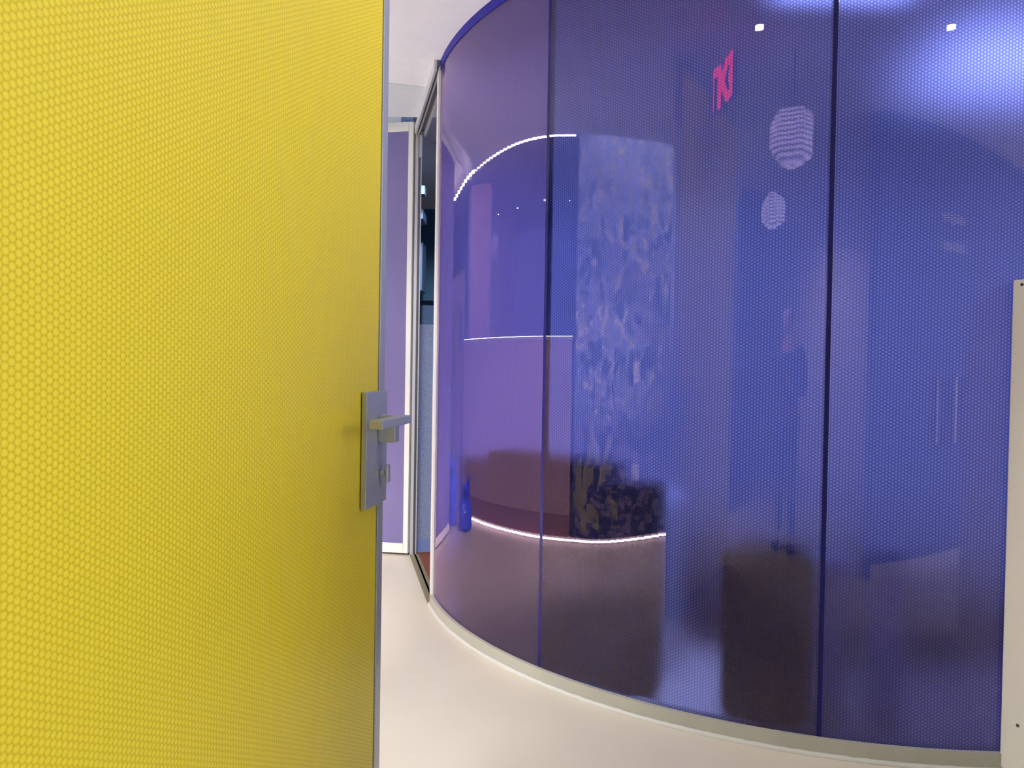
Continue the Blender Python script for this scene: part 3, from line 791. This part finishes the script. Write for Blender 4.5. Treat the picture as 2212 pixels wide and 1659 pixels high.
# ------------------------------------------------------------------ lantern pendants
def lantern(x, y, z, rx, rz, h, label, seed, rot=0):
    o = empty('pendant_lantern', (x, y, z), rot); tag(o, label, 'pendant lamp', 'fabric lantern pendants')
    rnd = random.Random(seed)
    bm = bmesh.new(); seg, rows = 48, 30
    base = [1.0 + .08*math.sin(3*2*PI*k/seg+seed) + .05*math.cos(5*2*PI*k/seg+2*seed) for k in range(seg)]
    rings = []
    prof = [(0, .0), (.03, -.02), (.16, -.05), (.4, -.045), (.7, .02), (.92, .14), (1.0, .32), (1.0, .52), (.97, .7), (.88, .88), (.72, .98), (.4, 1.0), (.1, 1.0)]
    pr = spline(prof, 3)
    for i, (q, zz) in enumerate(pr):
        rib = 1 + .012*math.sin(i*PI)
        ring = []
        for k in range(seg):
            th = 2*PI*k/seg
            pleat = 1 + .05*math.sin(12*th + seed)*max(0, 1-q)*1.2 + .012*(1 if i % 2 else -1)
            rr = q*base[k]*pleat
            ring.append(bm.verts.new((rx*rr*math.cos(th), rx*rr*math.sin(th), h*zz)))
        rings.append(ring)
    for a, b in zip(rings, rings[1:]):
        for k in range(seg): bm.faces.new((a[k], a[(k+1) % seg], b[(k+1) % seg], b[k]))
    bmesh.ops.remove_doubles(bm, verts=bm.verts, dist=.0004)
    link('lantern_shade', bm, 'lantern', o, smooth=True)
    bm = bmesh.new(); tube(bm, [(0, 0, h), (0, 0, H-z)], .003, 8); link('cord', bm, 'cord', o)
    bm = bmesh.new(); tube(bm, [(0, 0, -.045*h-.004), (0, 0, .012)], .008, 10); link('knot', bm, 'plate_white', o)
    return o
lantern(.50, 1.17, 2.22, .17, .15, .235, 'larger ribbed white fabric lantern, mirrored left of the right-hand joint', 1)
lantern(-.13, .03, 2.17, .14, .1, .20, 'smaller ribbed white lantern mirrored below the larger one', 4)

# ------------------------------------------------------------------ blue plastic bags
def bag(x, y, r, h, seed, label):
    o = empty('plastic_bag', (x, y, 0)); tag(o, label, 'bag', 'blue plastic bags by the low wall')
    rnd = random.Random(seed)
    seg = 56
    prof = [(.0, .003), (.55, .0), (.9, .03), (1.0, .14), (.98, .32), (.9, .5), (.72, .64), (.5, .72), (.46, .76), (.6, .86), (.78, 1.0), (.74, .99), (.5, .84), (.3, .78)]
    pr = spline(prof, 3)
    ph = [rnd.random()*6.28 for _ in range(5)]
    bm = bmesh.new(); rings = []
    for i, (q, zz) in enumerate(pr):
        t = i/len(pr); ring = []
        for k in range(seg):
            th = 2*PI*k/seg
            f = 1 + .07*math.sin(3*th+ph[0]) + .05*math.sin(7*th+ph[1]+2*t) + .05*math.sin(13*th+ph[2]+5*t)*(zz > .1) + .025*(rnd.random()-.5)
            zf = zz*h*(1 + .10*math.sin(2*th+ph[3])*zz + .04*math.sin(9*th+ph[4])*zz) 
            ring.append(bm.verts.new((r*q*f*math.cos(th), r*q*f*math.sin(th), max(0, zf))))
        rings.append(ring)
    for a, b in zip(rings, rings[1:]):
        for k in range(seg): bm.faces.new((a[k], a[(k+1) % seg], b[(k+1) % seg], b[k]))
    link('bag_body', bm, 'bag', o)
    bm = bmesh.new(); pts = []
    for k in range(25):
        th = 2*PI*k/24; pts.append((r*.52*math.cos(th), r*.52*math.sin(th), .74*h+.01*math.sin(3*th)))
    tube(bm, pts, .008, 6); link('tie_band', bm, 'bag', o)
    return o
bag(-2.10, 4.62, .19, .34, 2, 'shorter crumpled blue plastic bag, the nearer of two on the floor by the low wall')
bag(-1.98, 5.12, .20, .50, 5, 'taller crumpled blue plastic bag behind the shorter one')

# ------------------------------------------------------------------ the person taking the picture (mirrored as a dark figure)
def skin(name, verts, edges, radii, mat, parent, root=0, sub=2):
    me = bpy.data.meshes.new(name); me.from_pydata(verts, edges, [])
    o = bpy.data.objects.new(name, me); C.objects.link(o)
    o.modifiers.new('skin', 'SKIN')
    for i, r in enumerate(radii):
        rr = r if isinstance(r, tuple) else (r, r)
        me.skin_vertices[0].data[i].radius = rr
        me.skin_vertices[0].data[i].use_root = (i == root)
    s = o.modifiers.new('sub', 'SUBSURF'); s.levels = sub; s.render_levels = sub
    o.modifiers['skin'].use_smooth_shade = True
    me.materials.append(MAT[mat]); o.parent = parent
    return o
pe = empty('person', (.02, -.42, 0), 0); tag(pe, 'person in dark clothes holding up a phone, mirrored faintly left of the right-hand joint', 'person')
V = [(0, 0, .90), (0, .01, 1.06), (0, 0, 1.24), (0, 0, 1.38), (0, .01, 1.45), (0, .03, 1.50),
     (-.10, 0, .86), (-.11, .02, .48), (-.12, -.01, .09), (-.13, .12, .035),
     (.10, 0, .86), (.11, .03, .48), (.12, 0, .09), (.13, .13, .035),
     (-.17, 0, 1.36), (-.25, .04, 1.10), (-.11, .31, 1.13),
     (.17, 0, 1.36), (.25, .04, 1.10), (.11, .31, 1.13)]
Ed = [(0, 1), (1, 2), (2, 3), (3, 4), (4, 5), (0, 6), (6, 7), (7, 8), (8, 9), (0, 10), (10, 11), (11, 12), (12, 13), (3, 14), (14, 15), (15, 16), (3, 17), (17, 18), (18, 19)]
Rd = [(.145, .10), (.13, .095), (.15, .105), (.13, .085), .055, .05, .085, .06, .04, .035, .085, .06, .04, .035, .055, .042, .028, .055, .042, .028]
body = skin('body', V, Ed, Rd, 'skin', pe)
head = skin('head', [(0, .02, 1.50), (0, .03, 1.56), (0, .035, 1.61), (0, .02, 1.665)], [(0, 1), (1, 2), (2, 3)], [(.05, .052), (.066, .078), (.078, .095), (.07, .085)], 'skin', pe)
nose = skin('nose', [(0, .125, 1.615), (0, .147, 1.59)], [(0, 1)], [.009, .013], 'skin', head)
bm = bmesh.new(); tube(bm, [(-.028, .118, 1.562), (0, .128, 1.560), (.028, .118, 1.562)], [.003, .007, .003], 8)
link('mouth', bm, 'rose_dark', head, True)
for sx in (-1, 1):
    bm = bmesh.new(); bmesh.ops.create_uvsphere(bm, u_segments=12, v_segments=8, radius=.012, matrix=Matrix.Translation((sx*.031, .113, 1.625)))
    link('eye', bm, 'plate_white', head, True)
    bm = bmesh.new(); bmesh.ops.create_uvsphere(bm, u_segments=12, v_segments=8, radius=.02, matrix=Matrix.Translation((sx*.080, .02, 1.60)) @ Matrix.Diagonal((.4, .9, 1.5, 1)))
    link('ear', bm, 'skin', head, True)
hr = skin('hair', [(0, -.01, 1.52), (0, -.018, 1.60), (0, .0, 1.672), (0, .03, 1.70)], [(0, 1), (1, 2), (2, 3)], [(.06, .05), (.086, .085), (.085, .10), (.06, .07)], 'hair', pe)
skin('jacket', [(0, 0, .88), (0, .01, 1.06), (0, 0, 1.24), (0, 0, 1.37), (0, .01, 1.44), (-.17, 0, 1.36), (-.25, .04, 1.10), (-.13, .27, 1.125), (.17, 0, 1.36), (.25, .04, 1.10), (.13, .27, 1.125)],
     [(0, 1), (1, 2), (2, 3), (3, 4), (3, 5), (5, 6), (6, 7), (3, 8), (8, 9), (9, 10)],
     [(.17, .125), (.16, .12), (.17, .125), (.15, .10), .07, .07, .056, .042, .07, .056, .042], 'jacket', pe)
for sx in (-1, 1):
    pass
skin('trousers', [(0, 0, .93), (-.10, 0, .84), (-.11, .02, .48), (-.12, -.01, .10), (.10, 0, .84), (.11, .03, .48), (.12, 0, .10)],
     [(0, 1), (1, 2), (2, 3), (0, 4), (4, 5), (5, 6)], [(.16, .12), .105, .075, .06, .105, .075, .06], 'trouser', pe)
for sx, yy in ((-1, -.01), (1, 0)):
    skin('shoe', [(sx*.12, yy-.05, .045), (sx*.122, yy+.06, .042), (sx*.13, yy+.16, .035)], [(0, 1), (1, 2)], [(.045, .045), (.048, .042), (.042, .03)], 'shoe', pe)
# hands: palm plus five fingers holding the phone edges
for sx in (-1, 1):
    wx, wy, wz = sx*.11, .31, 1.135
    v = [(wx, wy, wz), (sx*.105, .345, 1.16), (sx*.10, .375, 1.18)]
    e = [(0, 1), (1, 2)]; r = [.026, (.034, .018), (.034, .016)]
    tips = [(-.018, .078, .022), (-.004, .082, .010), (.010, .080, -.002), (.022, .072, -.014)]
    hnd = skin('hand', v, e, r, 'skin', pe)
    for k in range(4):
        b0 = Vector((sx*(.098), .378, 1.205-.017*k)); 
        p1 = b0 + Vector((sx*.004, .022, .004)); p2 = p1 + Vector((-sx*.012, .014, .002)); p3 = p2 + Vector((-sx*(.018-.002*k), -.002, .0))
        skin('finger', [tuple(b0), tuple(p1), tuple(p2), tuple(p3)], [(0, 1), (1, 2), (2, 3)], [.0095, .009, .0085, .0075], 'skin', hnd, sub=1)
    b0 = Vector((sx*.098, .355, 1.175)); p1 = b0 + Vector((-sx*.016, .008, .02)); p2 = p1+Vector((-sx*.012, .006, .018))
    skin('thumb', [tuple(b0), tuple(p1), tuple(p2)], [(0, 1), (1, 2)], [.012, .0105, .009], 'skin', hnd, sub=1)
ph = empty('phone', (.02, -.018, 1.19)); tag(ph, 'dark smartphone held sideways by the person', 'phone')
bm = bmesh.new(); box(bm, -.080, .075, -.008, 0, -.062, .016); bevel(link('phone_body', bm, 'phone', ph), .003)
